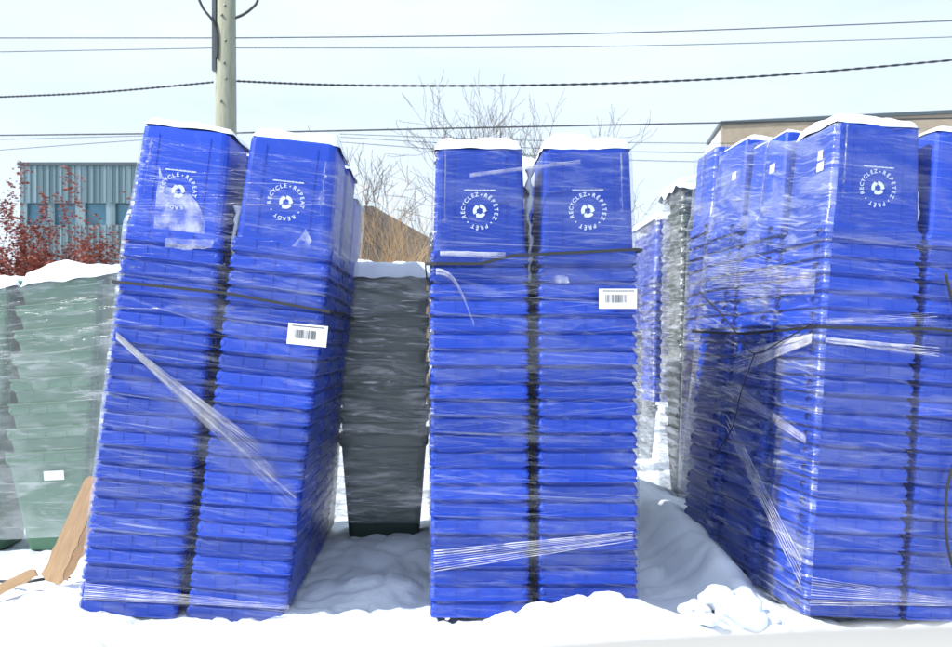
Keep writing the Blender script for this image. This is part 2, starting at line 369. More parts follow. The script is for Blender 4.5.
def line_mesh(seed):
    """the line of very small print above the ring"""
    bm = bmesh.new(); Mf = front_frame(); rnd = random.Random(seed); x = -.092
    while x < .092:
        w = rnd.uniform(.0035, .0065); h = rnd.uniform(.006, .0095)
        vv = [bm.verts.new(Mf @ Vector(p)) for p in ((x, .121, 0), (x+w, .121, 0), (x+w, .121+h, 0), (x, .121+h, 0))]; bm.faces.new(vv); x += w + rnd.uniform(.0012, .003)
    return bm
FR = [('RECYCLEZ', 200, 100), ('\u2022', 84, 84), ('R\u00c9P\u00c9TEZ', 68, -26), ('\u2022', -46, -46), ('PR\u00caT', -66, -114), ('\u2022', -137, -137)]
EN = [('RECYCLE', 186, 98), ('\u2022', 81, 81), ('REPEAT', 64, -10), ('\u2022', -33, -33), ('READY', -56, -122), ('\u2022', -148, -148)]
body_full = bpy.data.meshes.new('cart_body'); b_ = cart_body(); b_.to_mesh(body_full); b_.free(); body_full.materials.append(M_blue)
gripL = bpy.data.meshes.new('grip'); b_ = grip_bm(-1); b_.to_mesh(gripL); b_.free(); gripL.materials.append(M_blue)
gripR = bpy.data.meshes.new('grip'); b_ = grip_bm(1); b_.to_mesh(gripR); b_.free(); gripR.materials.append(M_blue)
me_logo = {}
me_sym = bpy.data.meshes.new('symbol'); b_ = logo_mesh(FR, False); b_.to_mesh(me_sym); b_.free(); me_sym.materials.append(M_print)
for key, words in (('fr', FR), ('en', EN)):
    me_logo[key] = bpy.data.meshes.new('logo'); b_ = logo_mesh(words); b_.to_mesh(me_logo[key]); b_.free(); me_logo[key].materials.append(M_print)
me_line = bpy.data.meshes.new('lettering'); b_ = line_mesh(3); b_.to_mesh(me_line); b_.free(); me_line.materials.append(M_print)
CARTG = 'upside-down blue recycling carts nested in stacks'
def new_cart(M, label, logo=None, sticker=None):
    t = empty('recycling_cart', M, label, 'recycling cart', CARTG)
    link('body', body_full, t); link('grip', gripL, t); link('grip', gripR, t)
    if logo: link('slogan', me_logo[logo], t); link('recycling_symbol', me_sym, t); link('lettering', me_line, t)
    if sticker:
        for dz, w, h in sticker:
            b = bmesh.new(); x0 = -hwz(dz)[0]-.004; x1 = -hwz(dz+h)[0]-.004
            vv = [b.verts.new(p) for p in ((x0, -.06-w, dz), (x0, -.06, dz), (x1, -.06, dz+h), (x1, -.06-w, dz+h))]; b.faces.new(vv[::-1]); link('sticker', b, t, M_white)
    return t

class Pallet:
    """a leaning block of stacks: local x across, y away from the camera, h up the stack"""
    def __init__(s, cx, yf, z0, yaw=0, th0=0, th1=0, shear=0, hh=2.9, bend=0.0, dep=.275):
        s.flare = 0.0
        s.O = Matrix.Translation((cx, yf, z0)) @ Matrix.Rotation(R(yaw), 4, 'Z'); s.th0, s.th1, s.shear, s.hh, s.bend, s.dep = th0, th1, shear, hh, bend, dep
    def M(s, h):
        t = h / s.hh; th = R(s.th0 + (s.th1-s.th0)*t)
        return s.O @ Matrix.Translation((h*math.tan(R(s.shear)) + s.bend*t*t, 0, h*math.cos(R(s.shear)*.5))) @ Matrix.Rotation(th, 4, 'Y')
    def fl(s, y, h): return -s.flare*max(0, y-.28)/.565*(1-h/s.hh)
    def pt(s, x, y, h): return s.M(h) @ Vector((x+s.fl(y+.27, h), y, 0))
_proto = [None]
def stack(pal, cx, row, n, where, logo=None, sticker=None, jit=.003, low=0):
    rnd = random.Random(int(cx*1000)+row*17+n)
    for k in range(low, n):
        top = k == n-1
        M = pal.M(k*P) @ Matrix.Translation((cx + pal.fl(.275+row*.565, k*P) + rnd.uniform(-jit, jit), .275 + row*.565 + rnd.uniform(-jit, jit), rnd.uniform(-.002, .002))) @ Matrix.Rotation(rnd.uniform(-.006, .006), 4, 'Z')
        if top:
            if logo: lab = 'top blue cart with white ring logo, on the ' + where
            else: lab = 'smooth blue top cart, on the ' + where
            new_cart(M, lab, logo, sticker)
        else:
            lab = 'nested blue cart, %s from top, %s' % (ordinal(n-k), where)
            if _proto[0] is None: _proto[0] = new_cart(M, lab)
            else: copy_tree(_proto[0], M, lab)

LA = Pallet(-1.548, 4.5, -.055, 0, 3.4, 7.0, 7.0, 2.9)
LB = Pallet(.563, 4.5, -.045, 0, 0, 0, -.1, 2.8)
LE = Pallet(2.43, 4.43, -.02, 4.0, 3.4, 3.9, 3.5, 2.9)
LE.flare = .045
c = .324
stack(LA, -c, 0, 23, 'left front stack of leaning left pallet', 'en')
stack(LA, c, 0, 23, 'right front stack of leaning left pallet', 'en')
stack(LA, -c, 1, 23, 'second-row left stack of leaning left pallet', low=20)
stack(LA, c, 1, 23, 'second-row right stack of leaning left pallet')
stack(LA, c, 2, 22, 'third-row right stack of leaning left pallet')
stack(LB, -c, 0, 22, 'left front stack of middle pallet', 'fr')
stack(LB, c, 0, 22, 'right front stack of middle pallet', 'fr')
stack(LB, -c, 1, 21, 'second-row left stack of middle pallet', low=17)
stack(LB, c, 1, 21, 'second-row right stack of middle pallet')
stk = [(.50, .05, .06), (.43, .07, .055)]
stack(LE, 0, 0, 23, 'front stack of right pallet', 'fr', stk)
stack(LE, 0, 1, 24, 'second-row stack of right pallet', sticker=[(.45, .07, .06)])
stack(LE, 0, 2, 25, 'third-row stack of right pallet', sticker=[(.42, .07, .06)])
stack(LE, .62, 0, 23, 'stack cut by right picture edge')
LD = Pallet(2.41, 6.18, .0, 0, 2, 2, 2.2, 3.3)
stack(LD, 0, 0, 26, 'stack just behind right pallet', low=6)
LG = Pallet(2.60, 7.25, .05, 0, 1, 1, .8, 3.1)
LC = Pallet(2.62, 8.25, .05, 0, 1, 1, .6, 3.0)
stack(LC, 0, 0, 23, 'distant front stack in right gap', low=9)
stack(LC, 0, 1, 22, 'farthest rear stack in right gap', low=17)

# dark and green carts, the right way up, nested
def upright(m, tp=.24):
    t = empty('nested_cart'); b = cart_body(True, full=False, tp=tp)
    link('body', b, t, m); link('grip', grip_bm(-1, True), t, m); link('grip', grip_bm(1, True), t, m)
    return t
def upstack(m, pal, cx, cy, n, where, colour, group, pitch=.190, sw=1.1):
    t0 = None
    for k in range(n):
        M = pal.M(k*pitch) @ Matrix.Translation((cx, cy, 0)) @ Matrix.Scale(sw, 4)
        lab = '%s upright cart, %s from ground, %s' % (colour, ordinal(k+1), where) if k else '%s bottom cart showing its whole body, %s' % (colour, where)
        if t0 is None:
            t0 = upright(m, .24 if m is M_green else .12); t0.matrix_world = M; tag(t0, lab, 'wheelie bin', group)
        else: copy_tree(t0, M, lab)
    return t0
GG = Pallet(-2.96, 5.75, .0, 0, -3, -7, 5.0, 2.1, .02)
g0 = upstack(M_green, GG, 0, .3, 8, 'wrapped stack at left', 'green', 'upright green carts nested at the left')
upstack(M_green, GG, -.70, .3, 8, 'stack cut by left edge', 'green', 'upright green carts nested at the left')
GM = Pallet(-.45, 5.95, .03, 0, 0, 0, 0, 2.1)
upstack(M_dark, GM, 0, .345, 8, 'stack between left and middle pallets', 'dark', 'dark upright carts nested in the middle gap', sw=1.2)
upstack(M_dark, GM, -.72, .35, 8, 'stack half hidden by leaning pallet', 'dark', 'dark upright carts nested in the middle gap')
upstack(M_dark, LG, 0, .3, 14, 'frosted stack in right gap', 'dark', 'dark upright carts nested behind the right pallet', pitch=.180, sw=1.0)
GR = Pallet(.60, 6.05, .0, 0, 0, 0, 0, 2.6)  # unseen stacks added to cast shade into the right gap
for q_, nm in ((-.36, 'left stack added behind middle pallet for shade'), (.36, 'right stack added behind middle pallet for shade')):
    upstack(M_dark, GR, q_, .3, 10, nm, 'dark', 'unseen dark carts added behind the middle pallet to cast shade')
    upstack(M_dark, GR, q_, 1.0, 10, 'rear ' + nm, 'dark', 'unseen dark carts added behind the middle pallet to cast shade')
LH = Pallet(2.52, 9.7, .1, 0, 0, 0, 0, 2.8)
upstack(M_dark, LH, 0, .3, 12, 'farthest stack in right gap', 'dark', 'dark upright carts nested behind the right pallet', pitch=.18, sw=1.0)
# label on the green cart
b = bmesh.new(); vv = [b.verts.new(p) for p in ((-.02, -.272, .50), (.12, -.272, .50), (.12, -.2775, .565), (-.02, -.2775, .565))]; b.faces.new(vv); link('sticker', b, g0, M_white)

# ------------------------------------------------------------------ stretch film, straps, labels
def film(name, pal, x0, x1, depth, hmax, htop, m, label, ntop=.70, wr=.004, seed=0, hmin=.0, cling=.004, hwf=None, both=True, rag=.05, rise=0.0, m_left=None):
    """film wound round a block of stacks; x0..x1 are the outer rim sides; above hmax-ntop it follows the tapering top carts"""
    bm = bmesh.new(); uvl = bm.loops.layers.uv.new('wrap')
    w = x1-x0; per = []
    r = .035; off = .007
    nx, ny, nc = int(w/.022), int(depth/.022), 4
    a0, a1, b0, b1 = x0-off, x1+off, -off, depth+off
    for i in range(nx): per.append((a0+r+(a1-a0-2*r)*i/nx, b0, 0, -1))
    for k in range(nc): a = R(-90+90*k/nc); per.append((a1-r+r*math.cos(a), b0+r+r*math.sin(a), math.cos(a), math.sin(a)))
    for i in range(ny): per.append((a1, b0+r+(b1-b0-2*r)*i/ny, 1, 0))
    for k in range(nc): a = R(90*k/nc); per.append((a1-r+r*math.cos(a), b1-r+r*math.sin(a), math.cos(a), math.sin(a)))
    for i in range(nx): per.append((a1-r-(a1-a0-2*r)*i/nx, b1, 0, 1))
    for k in range(nc): a = R(90+90*k/nc); per.append((a0+r+r*math.cos(a), b1-r+r*math.sin(a), math.cos(a), math.sin(a)))
    for i in range(ny): per.append((a0, b1-r-(b1-b0-2*r)*i/ny, -1, 0))
    for k in range(nc): a = R(180+90*k/nc); per.append((a0+r+r*math.cos(a), b0+r+r*math.sin(a), math.cos(a), math.sin(a)))
    N = len(per); U = [0.0]
    for k in range(N):
        p, q = per[k], per[(k+1) % N]; U.append(U[-1]+math.hypot(p[0]-q[0], p[1]-q[1]))
    rows = []; step = .0145; nh = int((htop-hmin)/step)
    hrim = hmax-ntop
    for j in range(nh+1):
        h = hmin+(htop-hmin)*j/nh; t = 0
        if h > hrim+.10:
            zz = h-hrim; t = (.299-hwz(min(zz, .688))[0]) - .004
            t *= min(1, (zz-.10)/.10)
        row = []
        for k, (x, y, nx_, ny_) in enumerate(per):
            fr = j/nh
            hh = h + rise*max(0, min(1, (y-.3)/1.0))*max(0, (h-hrim*.5)/(htop-hrim*.5))
            if j == nh: hh += rag*noise.noise(Vector((x*3, y*3, seed)))
            # streaky wrinkles, mostly level, deeper at the corners
            nw = noise.noise(Vector((x*2.2+seed, y*2.2, h*16))) * .6 + noise.noise(Vector((x*6, y*6+seed, h*45)))*.45
            ph = (h/P) % 1.0
            cl = cling*(.5-.5*math.cos(2*math.pi*ph)) if h < hrim else 0
            tt = t
            d = wr*abs(nw) - cl*.8 + (.002 if h < hrim else .003)
            X = x + nx_*d; Y = y + ny_*d
            if tt > 0:
                cxm = (x0+x1)/2
                X -= math.copysign(min(tt, abs(x-cxm)), x-cxm) if abs(x-cxm) > w*.5-.09 else 0
                Y += tt*1.0 if y < depth*.5 else -tt*1.0
            row.append(bm.verts.new(pal.pt(X, Y, hh)))
        rows.append(row)
    for j in range(nh):
        for k in range(N):
            f = bm.faces.new((rows[j][k], rows[j][(k+1) % N], rows[j+1][(k+1) % N], rows[j+1][k])); f.smooth = True
            if m_left and (k >= N-nc-ny): f.material_index = 1
            uvs = ((U[k], j), (U[k+1], j), (U[k+1], j+1), (U[k], j+1))
            for lp, (u, v) in zip(f.loops, uvs): lp[uvl].uv = (u+seed*7.3, v*step)
    o = link(name, bm, m=m)
    if m_left: o.data.materials.append(m_left)
    tag(o, label, 'stretch film', 'stretch film wound round the pallets')
    return o
rnda = random.Random(11)
fA = film('stretch_film', LA, -.6225, .6225, 1.68, 22*P+H, 22*P+H-.10, M_film, 'clear stretch film wound round the leaning blue pallet at left', seed=1, m_left=M_film_lit)
fB = film('stretch_film', LB, -.6225, .6225, 1.12, 21*P+H, 21*P+H-.03, M_film, 'clear stretch film wound round the upright middle blue pallet', seed=2)
fE = film('stretch_film', LE, -.305, .915, 1.68, 22*P+H, 22*P+H-.02, M_film_side, 'glinting stretch film wound round the blue pallet at right', seed=3, wr=.005, rise=.20, m_left=M_film_lit)
fD = film('stretch_film', LD, -.305, .3, .56, 25*P+H, 25*P+H+.02, M_film_thin, 'thin stretch film round the dark blue stack behind the right pallet', seed=4, hmin=.3)
fG = film('stretch_film', LG, -.32, .32, .62, 3.2, 3.13, M_film_grey, 'frosted film round the grey stack in the right hand gap', seed=5, hmin=.0, ntop=.05, wr=.04, cling=.02)
fC = film('stretch_film', LC, -.305, .3, 1.12, 22*P+H, 22*P+H, M_film_grey, 'hazy stretch film round the farthest blue stacks', seed=6, hmin=.0, wr=.02)
f1 = film('stretch_film', GG, -1.06, .36, .64, 2.18, 2.10, M_film_milky, 'milky stretch film round the green stacks at the left edge', seed=8, ntop=.01, wr=.004, cling=.0, hmin=.12, rag=.12)
f3 = film('stretch_film', GM, -.385, .385, .69, 2.18, 2.10, M_film_shade, 'dark glinting film round the shaded stack in the middle gap', seed=10, ntop=.01, wr=.008, cling=.0, hmin=.15)

def fold(pal, parent, a, b, spread_a, spread_b, n, width=.004, seed=0, y=-.022, side=False, bow=0.0, m=None):
    """a bunch of pulled film threads lying on the wrap from a to b (local x, h)"""
    rnd = random.Random(seed); bm = bmesh.new()
    for i in range(n):
        t = i/(n-1)-.5 if n > 1 else 0
        pa = (a[0], a[1]+t*spread_a); pb = (b[0], b[1]+t*spread_b); w0 = width*rnd.uniform(.4, 1.6); prev = None
        e = rnd.uniform(0, .25) if i % 2 else 0; K = 12
        for k in range(K+1):
            s = k/K*(1-e); x = pa[0]+(pb[0]-pa[0])*s; h = pa[1]+(pb[1]-pa[1])*s + bow*math.sin(math.pi*s) + .004*noise.noise(Vector((s*6, i, seed)))
            w = w0*(1-.5*s); yy = y - .003*rnd.random()
            if side: p, q = pal.pt(-.305+yy, x, h-w), pal.pt(-.305+yy, x, h+w)
            else: p, q = pal.pt(x, yy, h-w), pal.pt(x, yy, h+w)
            cur = (bm.verts.new(p), bm.verts.new(q), bm.verts.new(pal.pt(*((-.305+yy-.004, x, h) if side else (x, yy-.004, h)))))
            if prev: bm.faces.new((prev[0], cur[0], cur[2], prev[2])); bm.faces.new((prev[2], cur[2], cur[1], prev[1]))
            prev = cur
    o = link('film_fold', bm, m=m or M_fold); o.parent = parent
    return o
def loc(pal, px, py, Y=4.5):
    """local (x, h) on a pallet's front face from a place in the photograph"""
    w = at(px, py, Y); h = 1.0
    for _ in range(12):
        q = pal.M(h).inverted() @ w; h += q.z
    return (q.x, h)
def frostmat():
    m = bpy.data.materials.new('frost_under_film'); m.use_nodes = True; n = m.node_tree.nodes; l = m.node_tree.links; b = n['Principled BSDF']; b.inputs['Base Color'].default_value = (.8, .83, .9, 1); b.inputs['Roughness'].default_value = .6
    t = n.new('ShaderNodeTexCoord'); z = n.new('ShaderNodeTexNoise'); z.inputs['Scale'].default_value = 11; z.inputs['Detail'].default_value = 8; l.new(t.outputs['Object'], z.inputs['Vector'])
    r = n.new('ShaderNodeMapRange'); r.inputs[1].default_value = .36; r.inputs[2].default_value = .68; r.inputs[3].default_value = .02; r.inputs[4].default_value = .55; l.new(z.outputs['Fac'], r.inputs[0]); l.new(r.outputs[0], b.inputs['Alpha']); return m
M_frost = frostmat()
def frost(pal, parent, pts, y, px0=4.5):
    bm = bmesh.new(); q = [loc(pal, *p) for p in pts]; out = []
    for i in range(len(q)):
        a, b = q[i], q[(i+1) % len(q)]
        for k in range(6):
            t = k/6; out.append((a[0]+(b[0]-a[0])*t+.010*noise.noise(Vector((i, t*4, 1))), a[1]+(b[1]-a[1])*t+.010*noise.noise(Vector((i, t*4, 7)))))
    vv = [bm.verts.new(pal.pt(x, y, h)) for x, h in out]; f = bm.faces.new(vv); bmesh.ops.triangulate(bm, faces=[f])
    o = link('frost_patch', bm, m=M_frost); o.parent = parent
frost(LA, fA, [(158, 166), (166, 186), (186, 190), (197, 203), (204, 222), (203, 240), (180, 246), (152, 240)], .017)
frost(LA, fA, [(166, 238), (214, 240), (212, 248), (186, 250), (165, 247)], -.004)
frost(LA, fA, [(300, 238), (306, 229), (312, 240), (309, 247), (292, 246)], -.004)
frost(LB, fB, [(549, 278), (556, 275), (567, 276), (569, 283), (548, 284)], -.014)
fold(LA, fA, loc(LA, 118, 334), loc(LA, 297, 500), .02, .15, 30, .0016, 1)
fold(LA, fA, loc(LA, 118, 336), loc(LA, 297, 497), .02, .012, 3, .0045, 2)
fold(LA, fA, loc(LA, 118, 336), loc(LA, 262, 448), .015, .05, 9, .003, 22)
fold(LA, fA, loc(LA, 86, 590), loc(LA, 290, 606), .09, .02, 9, .003, 3)
fold(LB, fB, loc(LB, 440, 254), loc(LB, 505, 256), .02, .03, 7, .0045, 4)
fold(LB, fB, loc(LB, 436, 272), loc(LB, 474, 325), .03, .02, 7, .003, 5, bow=.10)
fold(LB, fB, loc(LB, 434, 560), loc(LB, 632, 535), .12, .05, 9, .003, 6)
fold(LB, fB, loc(LB, 470, 176), loc(LB, 580, 162), .02, .02, 9, .0016, 7, y=-.012)
fold(LE, fE, loc(LE, 815, 322), loc(LE, 930, 317), .02, .05, 5, .004, 8)
fold(LE, fE, loc(LE, 815, 340), loc(LE, 932, 352), .02, .05, 7, .004, 9)
fold(LE, fE, loc(LE, 800, 585), loc(LE, 950, 600), .16, .03, 12, .003, 10)
fold(LE, fE, (0.05, 1.62), (.95, 1.45), .05, .16, 16, .004, 11, side=True)
fold(LE, fE, (0.05, 1.02), (1.1, 1.30), .04, .10, 7, .0022, 12, side=True)
fold(LE, fE, (0.02, .25), (1.0, 1.05), .14, .10, 6, .0018, 13, side=True)
fold(LE, fE, (0.05, 1.95), (1.5, 2.1), .14, .30, 22, .0022, 14, side=True)

def strap(pal, x0, x1, depth, pts, label, r=.0055, y=-.020, thick=.0035, closed=True):
    """pts: (x, h) along the front; then round the sides and back level with the end heights"""
    bm = bmesh.new(); path = []
    for a, b in zip(pts, pts[1:]):
        K = 10
        for k in range(K): t = k/K; path.append((a[0]+(b[0]-a[0])*t, y, a[1]+(b[1]-a[1])*t))
    path.append((pts[-1][0], y, pts[-1][1]))
    hl, hr = pts[0][1], pts[-1][1]
    path += [(x1+.022, .0, hr), (x1+.022, depth*.5, hr+.02), (x1+.022, depth, hr), (x1, depth+.022, hr), (x0, depth+.022, hl), (x0-.024, depth, hl), (x0-.026, depth*.5, hl-.03), (x0-.024, 0, hl)]
    W = [Vector(pal.pt(*p)) for p in path]; n = len(W); rings = []
    for i in range(n):
        d = (W[(i+1) % n]-W[i-1]).normalized(); o = d.cross(Vector((0, 0, 1))).normalized(); u = Vector((0, 0, 1))
        rings.append([bm.verts.new(W[i]+o*a*thick+u*b*r*1.6) for a, b in ((-1, -1), (1, -1), (1, 1), (-1, 1))])
    for i in range(n):
        for k in range(4): bm.faces.new((rings[i][k], rings[i][(k+1) % 4], rings[(i+1) % n][(k+1) % 4], rings[(i+1) % n][k]))
    bmesh.ops.recalc_face_normals(bm, faces=bm.faces[:])
    return tag(link('strap', bm, m=M_strap), label, 'strap', 'black straps tied round the blue pallets')
strap(LA, -.6225, .6225, 1.68, [loc(LA, 127, 283), loc(LA, 224, 293), loc(LA, 330, 312)], 'black strap sloping across the leaning pallet at left')
strap(LB, -.6225, .6225, 1.12, [loc(LB, 436, 264), loc(LB, 480, 264), loc(LB, 512, 256), loc(LB, 634, 250)], 'black strap bent across the upright middle pallet')
strap(LE, -.305, .915, 1.68, [loc(LE, 822, 328), loc(LE, 925, 329), loc(LE, 945, 331), (.915, loc(LE, 945, 331)[1])], 'black strap round the blue pallet at right')

def cord(name, pts, r, m, label, cat, seg=6):
    bm = bmesh.new(); P_ = [Vector(p) for p in pts]; out = []
    for i in range(len(P_)-1):
        p0, p1, p2, p3 = P_[max(i-1, 0)], P_[i], P_[i+1], P_[min(i+2, len(P_)-1)]
        for k in range(8):
            t = k/8; out.append(.5*((2*p1)+(p2-p0)*t+(2*p0-5*p1+4*p2-p3)*t*t+(3*p1-p0-3*p2+p3)*t**3))
    out.append(P_[-1]); tube(bm, out, r, seg)
    return tag(link(name, bm, m=m, smooth=True), label, cat)
cord('rope', [LE.pt(0.410, -.03, 2.05), LE.pt(0.510, -.035, 1.72), LE.pt(0.565, -.04, 1.4), LE.pt(0.530, -.04, 1.0), LE.pt(0.490, -.04, .75), LE.pt(0.510, -.05, .45), LE.pt(0.610, -.07, .2), LE.pt(0.800, -.1, .1)], .0075, M_cable, 'black rope hanging in a loose curve down the front of the right pallet', 'rope')
cord('cord', [LE.pt(-.345, 1.6, 2.0), LE.pt(-.35, 1.2, 1.82), LE.pt(-.36, .85, 1.63), LE.pt(-.365, .62, 1.52), LE.pt(-.34, .3, 1.62), LE.pt(-.33, .05, 1.71)], .0042, M_cable, 'thin black cord slung across the sunlit side of the right pallet', 'cord')
cord('cord', [LE.pt(-.365, .62, 1.52), LE.pt(-.37, .75, 1.25), LE.pt(-.36, .85, 1.0), LE.pt(-.35, 1.1, .75)], .0038, M_cable, 'thin black cord hanging down from the knot on the right pallet', 'cord')

def shipping_label(pal, parent, px, py, w, h, seed, y=-.024):
    x, hh = loc(pal, px, py); rnd = random.Random(seed)
    Mx = pal.M(hh) @ Matrix.Translation((x, y, 0)) @ Matrix.Rotation(R(90), 4, 'X')
    b = bmesh.new(); K = 8; prev = None
    def cz(u): return -.10*max(0, u-.26*w)**1.3 - .0
    for k in range(K+1):
        u = -w/2+w*k/K; cur = (b.verts.new(Mx @ Vector((u, -h/2, cz(u)))), b.verts.new(Mx @ Vector((u, h/2, cz(u)))))
        if prev: b.faces.new((prev[0], cur[0], cur[1], prev[1]))
        prev = cur
    o = link('shipping_label', b, m=M_white); o.parent = parent
    b = bmesh.new(); u = -w*.34
    while u < w*.22:
        bw = rnd.choice((.0016, .003, .0045)); vv = [b.verts.new(Mx @ Vector(p)) for p in ((u, -h*.20, .002), (u+bw, -h*.20, .002), (u+bw, h*.22, .002), (u, h*.22, .002))]; b.faces.new(vv); u += bw+rnd.choice((.0018, .003, .0045))
    u = -w*.40
    while u < w*.40:
        bw = rnd.uniform(.003, .008); vv = [b.verts.new(Mx @ Vector(p)) for p in ((u, h*.36, .0025), (u+bw, h*.36, .0025), (u+bw, h*.42, .0025), (u, h*.42, .0025))]; b.faces.new(vv); u += bw+.002
    q = link('barcode', b, m=M_ink); q.parent = o
shipping_label(LA, fA, 308, 335, .235, .125, 1)
shipping_label(LB, fB, 617, 299, .225, .118, 2)

# ------------------------------------------------------------------ snow on the stacks
def snowcap(pal, x0, x1, y0, y1, h, t, label, seed, hang=.012):
    bm = bmesh.new(); nx, ny = max(10, int((x1-x0)/.025)), max(10, int((y1-y0)/.03)); g = []
    for j in range(ny+1):
        row = []
        for i in range(nx+1):
            u, v = i/nx*2-1, j/ny*2-1
            X = x0+(x1-x0)*i/nx; Y = y0+(y1-y0)*j/ny
            e = max(abs(u), abs(v)); edge = (1-min(1, e)**4)
            k = noise.noise(Vector((X*5+seed, Y*5, seed)))
            z = t*(1+.8*noise.noise(Vector((X*2.1+seed*3, Y*2.1, 0))))*edge**.45*(1+.35*k+.15*noise.noise(Vector((X*17, Y*17, seed)))) - (hang*(.6+.9*noise.noise(Vector((X*7, Y*7, seed+4)))) if e > .999 else 0)
            s = .012*noise.noise(Vector((X*9, Y*9, seed+9)))
            row.append(bm.verts.new(pal.pt(X+s, Y+s, h+z)))
        g.append(row)
    for j in range(ny):
        for i in range(nx): bm.faces.new((g[j][i], g[j][i+1], g[j+1][i+1], g[j+1][i]))
    return tag(link('snow_pile', bm, m=M_snow, smooth=True), label, 'snow', 'snow lying on top of the stacks')
tA, tB, tE = 22*P+H, 21*P+H, 22*P+H
snowcap(LA, -c-.262, -c+.265, .05, .54, tA+.002, .05, 'thin snow on the left top cart of the leaning pallet', 1)
snowcap(LA, c-.262, c+.265, .05, .54, tA+.002, .06, 'snow on the right top cart of the leaning pallet', 2)
snowcap(LA, c-.262, c+.265, .62, 1.10, tA+.002, .05, 'snow on the second row right cart of the leaning pallet', 3)
snowcap(LA, c-.262, c+.265, 1.18, 1.66, tA+.002-P, .05, 'snow on the third row right cart of the leaning pallet', 4)
snowcap(LA, -c-.262, -c+.265, .62, 1.10, tA+.002, .05, 'snow on the second row left cart of the leaning pallet', 5)
snowcap(LB, -c-.265, -c+.265, .04, .535, tB+.001, .085, 'thick snow on the left top cart of the middle pallet', 6)
snowcap(LB, c-.265, c+.265, .04, .535, tB+.001, .09, 'thick snow on the right top cart of the middle pallet', 7)
snowcap(LB, -c-.25, c+.25, .62, 1.1, tB+.001-P, .16, 'snow bank on the second row of the middle pallet', 8)
snowcap(LE, -.262, .265, .04, .52, tE+.001, .085, 'snow on the front left top cart of the right pallet', 9)
snowcap(LE, .36, .89, .04, .52, tE+.001, .07, 'snow on the top cart at the right picture edge', 10)
snowcap(LE, -.262, .265, .62, 1.10, tE+P+.001, .05, 'snow on the second row of the right pallet', 11)
snowcap(LE, -.262, .265, 1.18, 1.66, tE+2*P+.001, .05, 'snow on the third row of the right pallet', 17)
snowcap(LG, -.36, .34, -.03, .65, 3.08, .10, 'snow on the frosted grey stack', 12, .08)
snowcap(LC, -.30, .3, .04, 1.1, tE+.001, .10, 'snow on the farthest blue stacks', 13)
snowcap(GG, -.42, .40, -.04, .70, 2.10, .12, 'snow on the green stack at left', 14, .03)
snowcap(GG, -1.14, -.44, -.04, .70, 2.10, .10, 'snow on the green stack cut by the left edge', 15, .03)
snowcap(GM, -.62, .44, -.04, .70, 2.10, .13, 'snow on the shaded dark stack in the middle gap', 16, .03)

def lump(x, y, z, r, label, seed, sz=1.0, sx=1.0, grp='snow lumps on and round the pallets'):
    bm = bmesh.new(); bmesh.ops.create_icosphere(bm, subdivisions=4, radius=1)
    for v in bm.verts:
        n = 1+.40*noise.noise(v.co*1.3+Vector((seed, 0, 0)))+.07*noise.noise(v.co*3.1+Vector((seed, 3, 0)))+.03*noise.noise(v.co*9)
        v.co = Vector((v.co.x*r*sx*n, v.co.y*r*n, v.co.z*r*sz*n))+Vector((x, y, z))
    return tag(link('snow_lump', bm, m=M_snow, smooth=True), label, 'snow', grp)
for i, (px, py, Y, r, sz, lab) in enumerate(((745, 606, 4.38, .105, .9, 'largest snow lump at the foot of the right pallet'), (718, 592, 4.62, .085, .8, 'snow lump behind and left of the largest one by the right pallet'),
        (694, 602, 4.55, .06, .8, 'leftmost snow lump at the foot of the right pallet'), (708, 612, 4.30, .045, .7, 'small low snow lump before the leftmost ones by the right pallet'),
        (770, 612, 4.36, .055, .8, 'snow lump touching the corner of the right pallet'))):
    p = at(px, py, Y); lump(p.x, p.y, p.z-.045, r*1.1, lab, i*3.7, sz, 1.25)
def packed(pal, x, h0, h1, w, label, seed, y=.05):
    """snow packed into the slot between two columns, or a pale wedge imitating film sheen"""
    bm = bmesh.new(); n = 26; pts = []; rad = []
    for k in range(n+1):
        t = k/n; h = h0+(h1-h0)*t
        r = w*(.25+.75*t)*(.35+1.9*abs(noise.noise(Vector((h*9, seed, 0)))))
        pts.append(pal.pt(x+.006*noise.noise(Vector((h*7, 1, seed))), y, h)); rad.append(max(.004, r))
    tube(bm, pts, rad, 8)
    for v in bm.verts: v.co += Vector((.022, .012, .022))*noise.noise_vector(v.co*18).x
    return tag(link('snow_sheen_wedge', bm, m=M_snow, smooth=True), label, 'snow', 'snow packed between stacks')
packed(LB, 0, 2.02, 2.72, .035, 'pale wedge imitating sky sheen on film between the middle pallet top carts', 1, .22)  # white wedge stands in for sky reflected on the film
packed(LA, 0, 2.15, 2.50, .030, 'snow packed between the two top carts of the leaning pallet', 2, .16)
packed(LE, .305, 1.55, 2.25, .024, 'ragged snow in the slot of the right pallet', 3, .10)
packed(LE, .312, 2.2, 2.55, .02, 'thin streak of snow high in the slot of the right pallet', 4, .10)
packed(LE, .315, .75, 1.0, .02, 'small snow streak low in the slot of the right pallet', 5, .10)

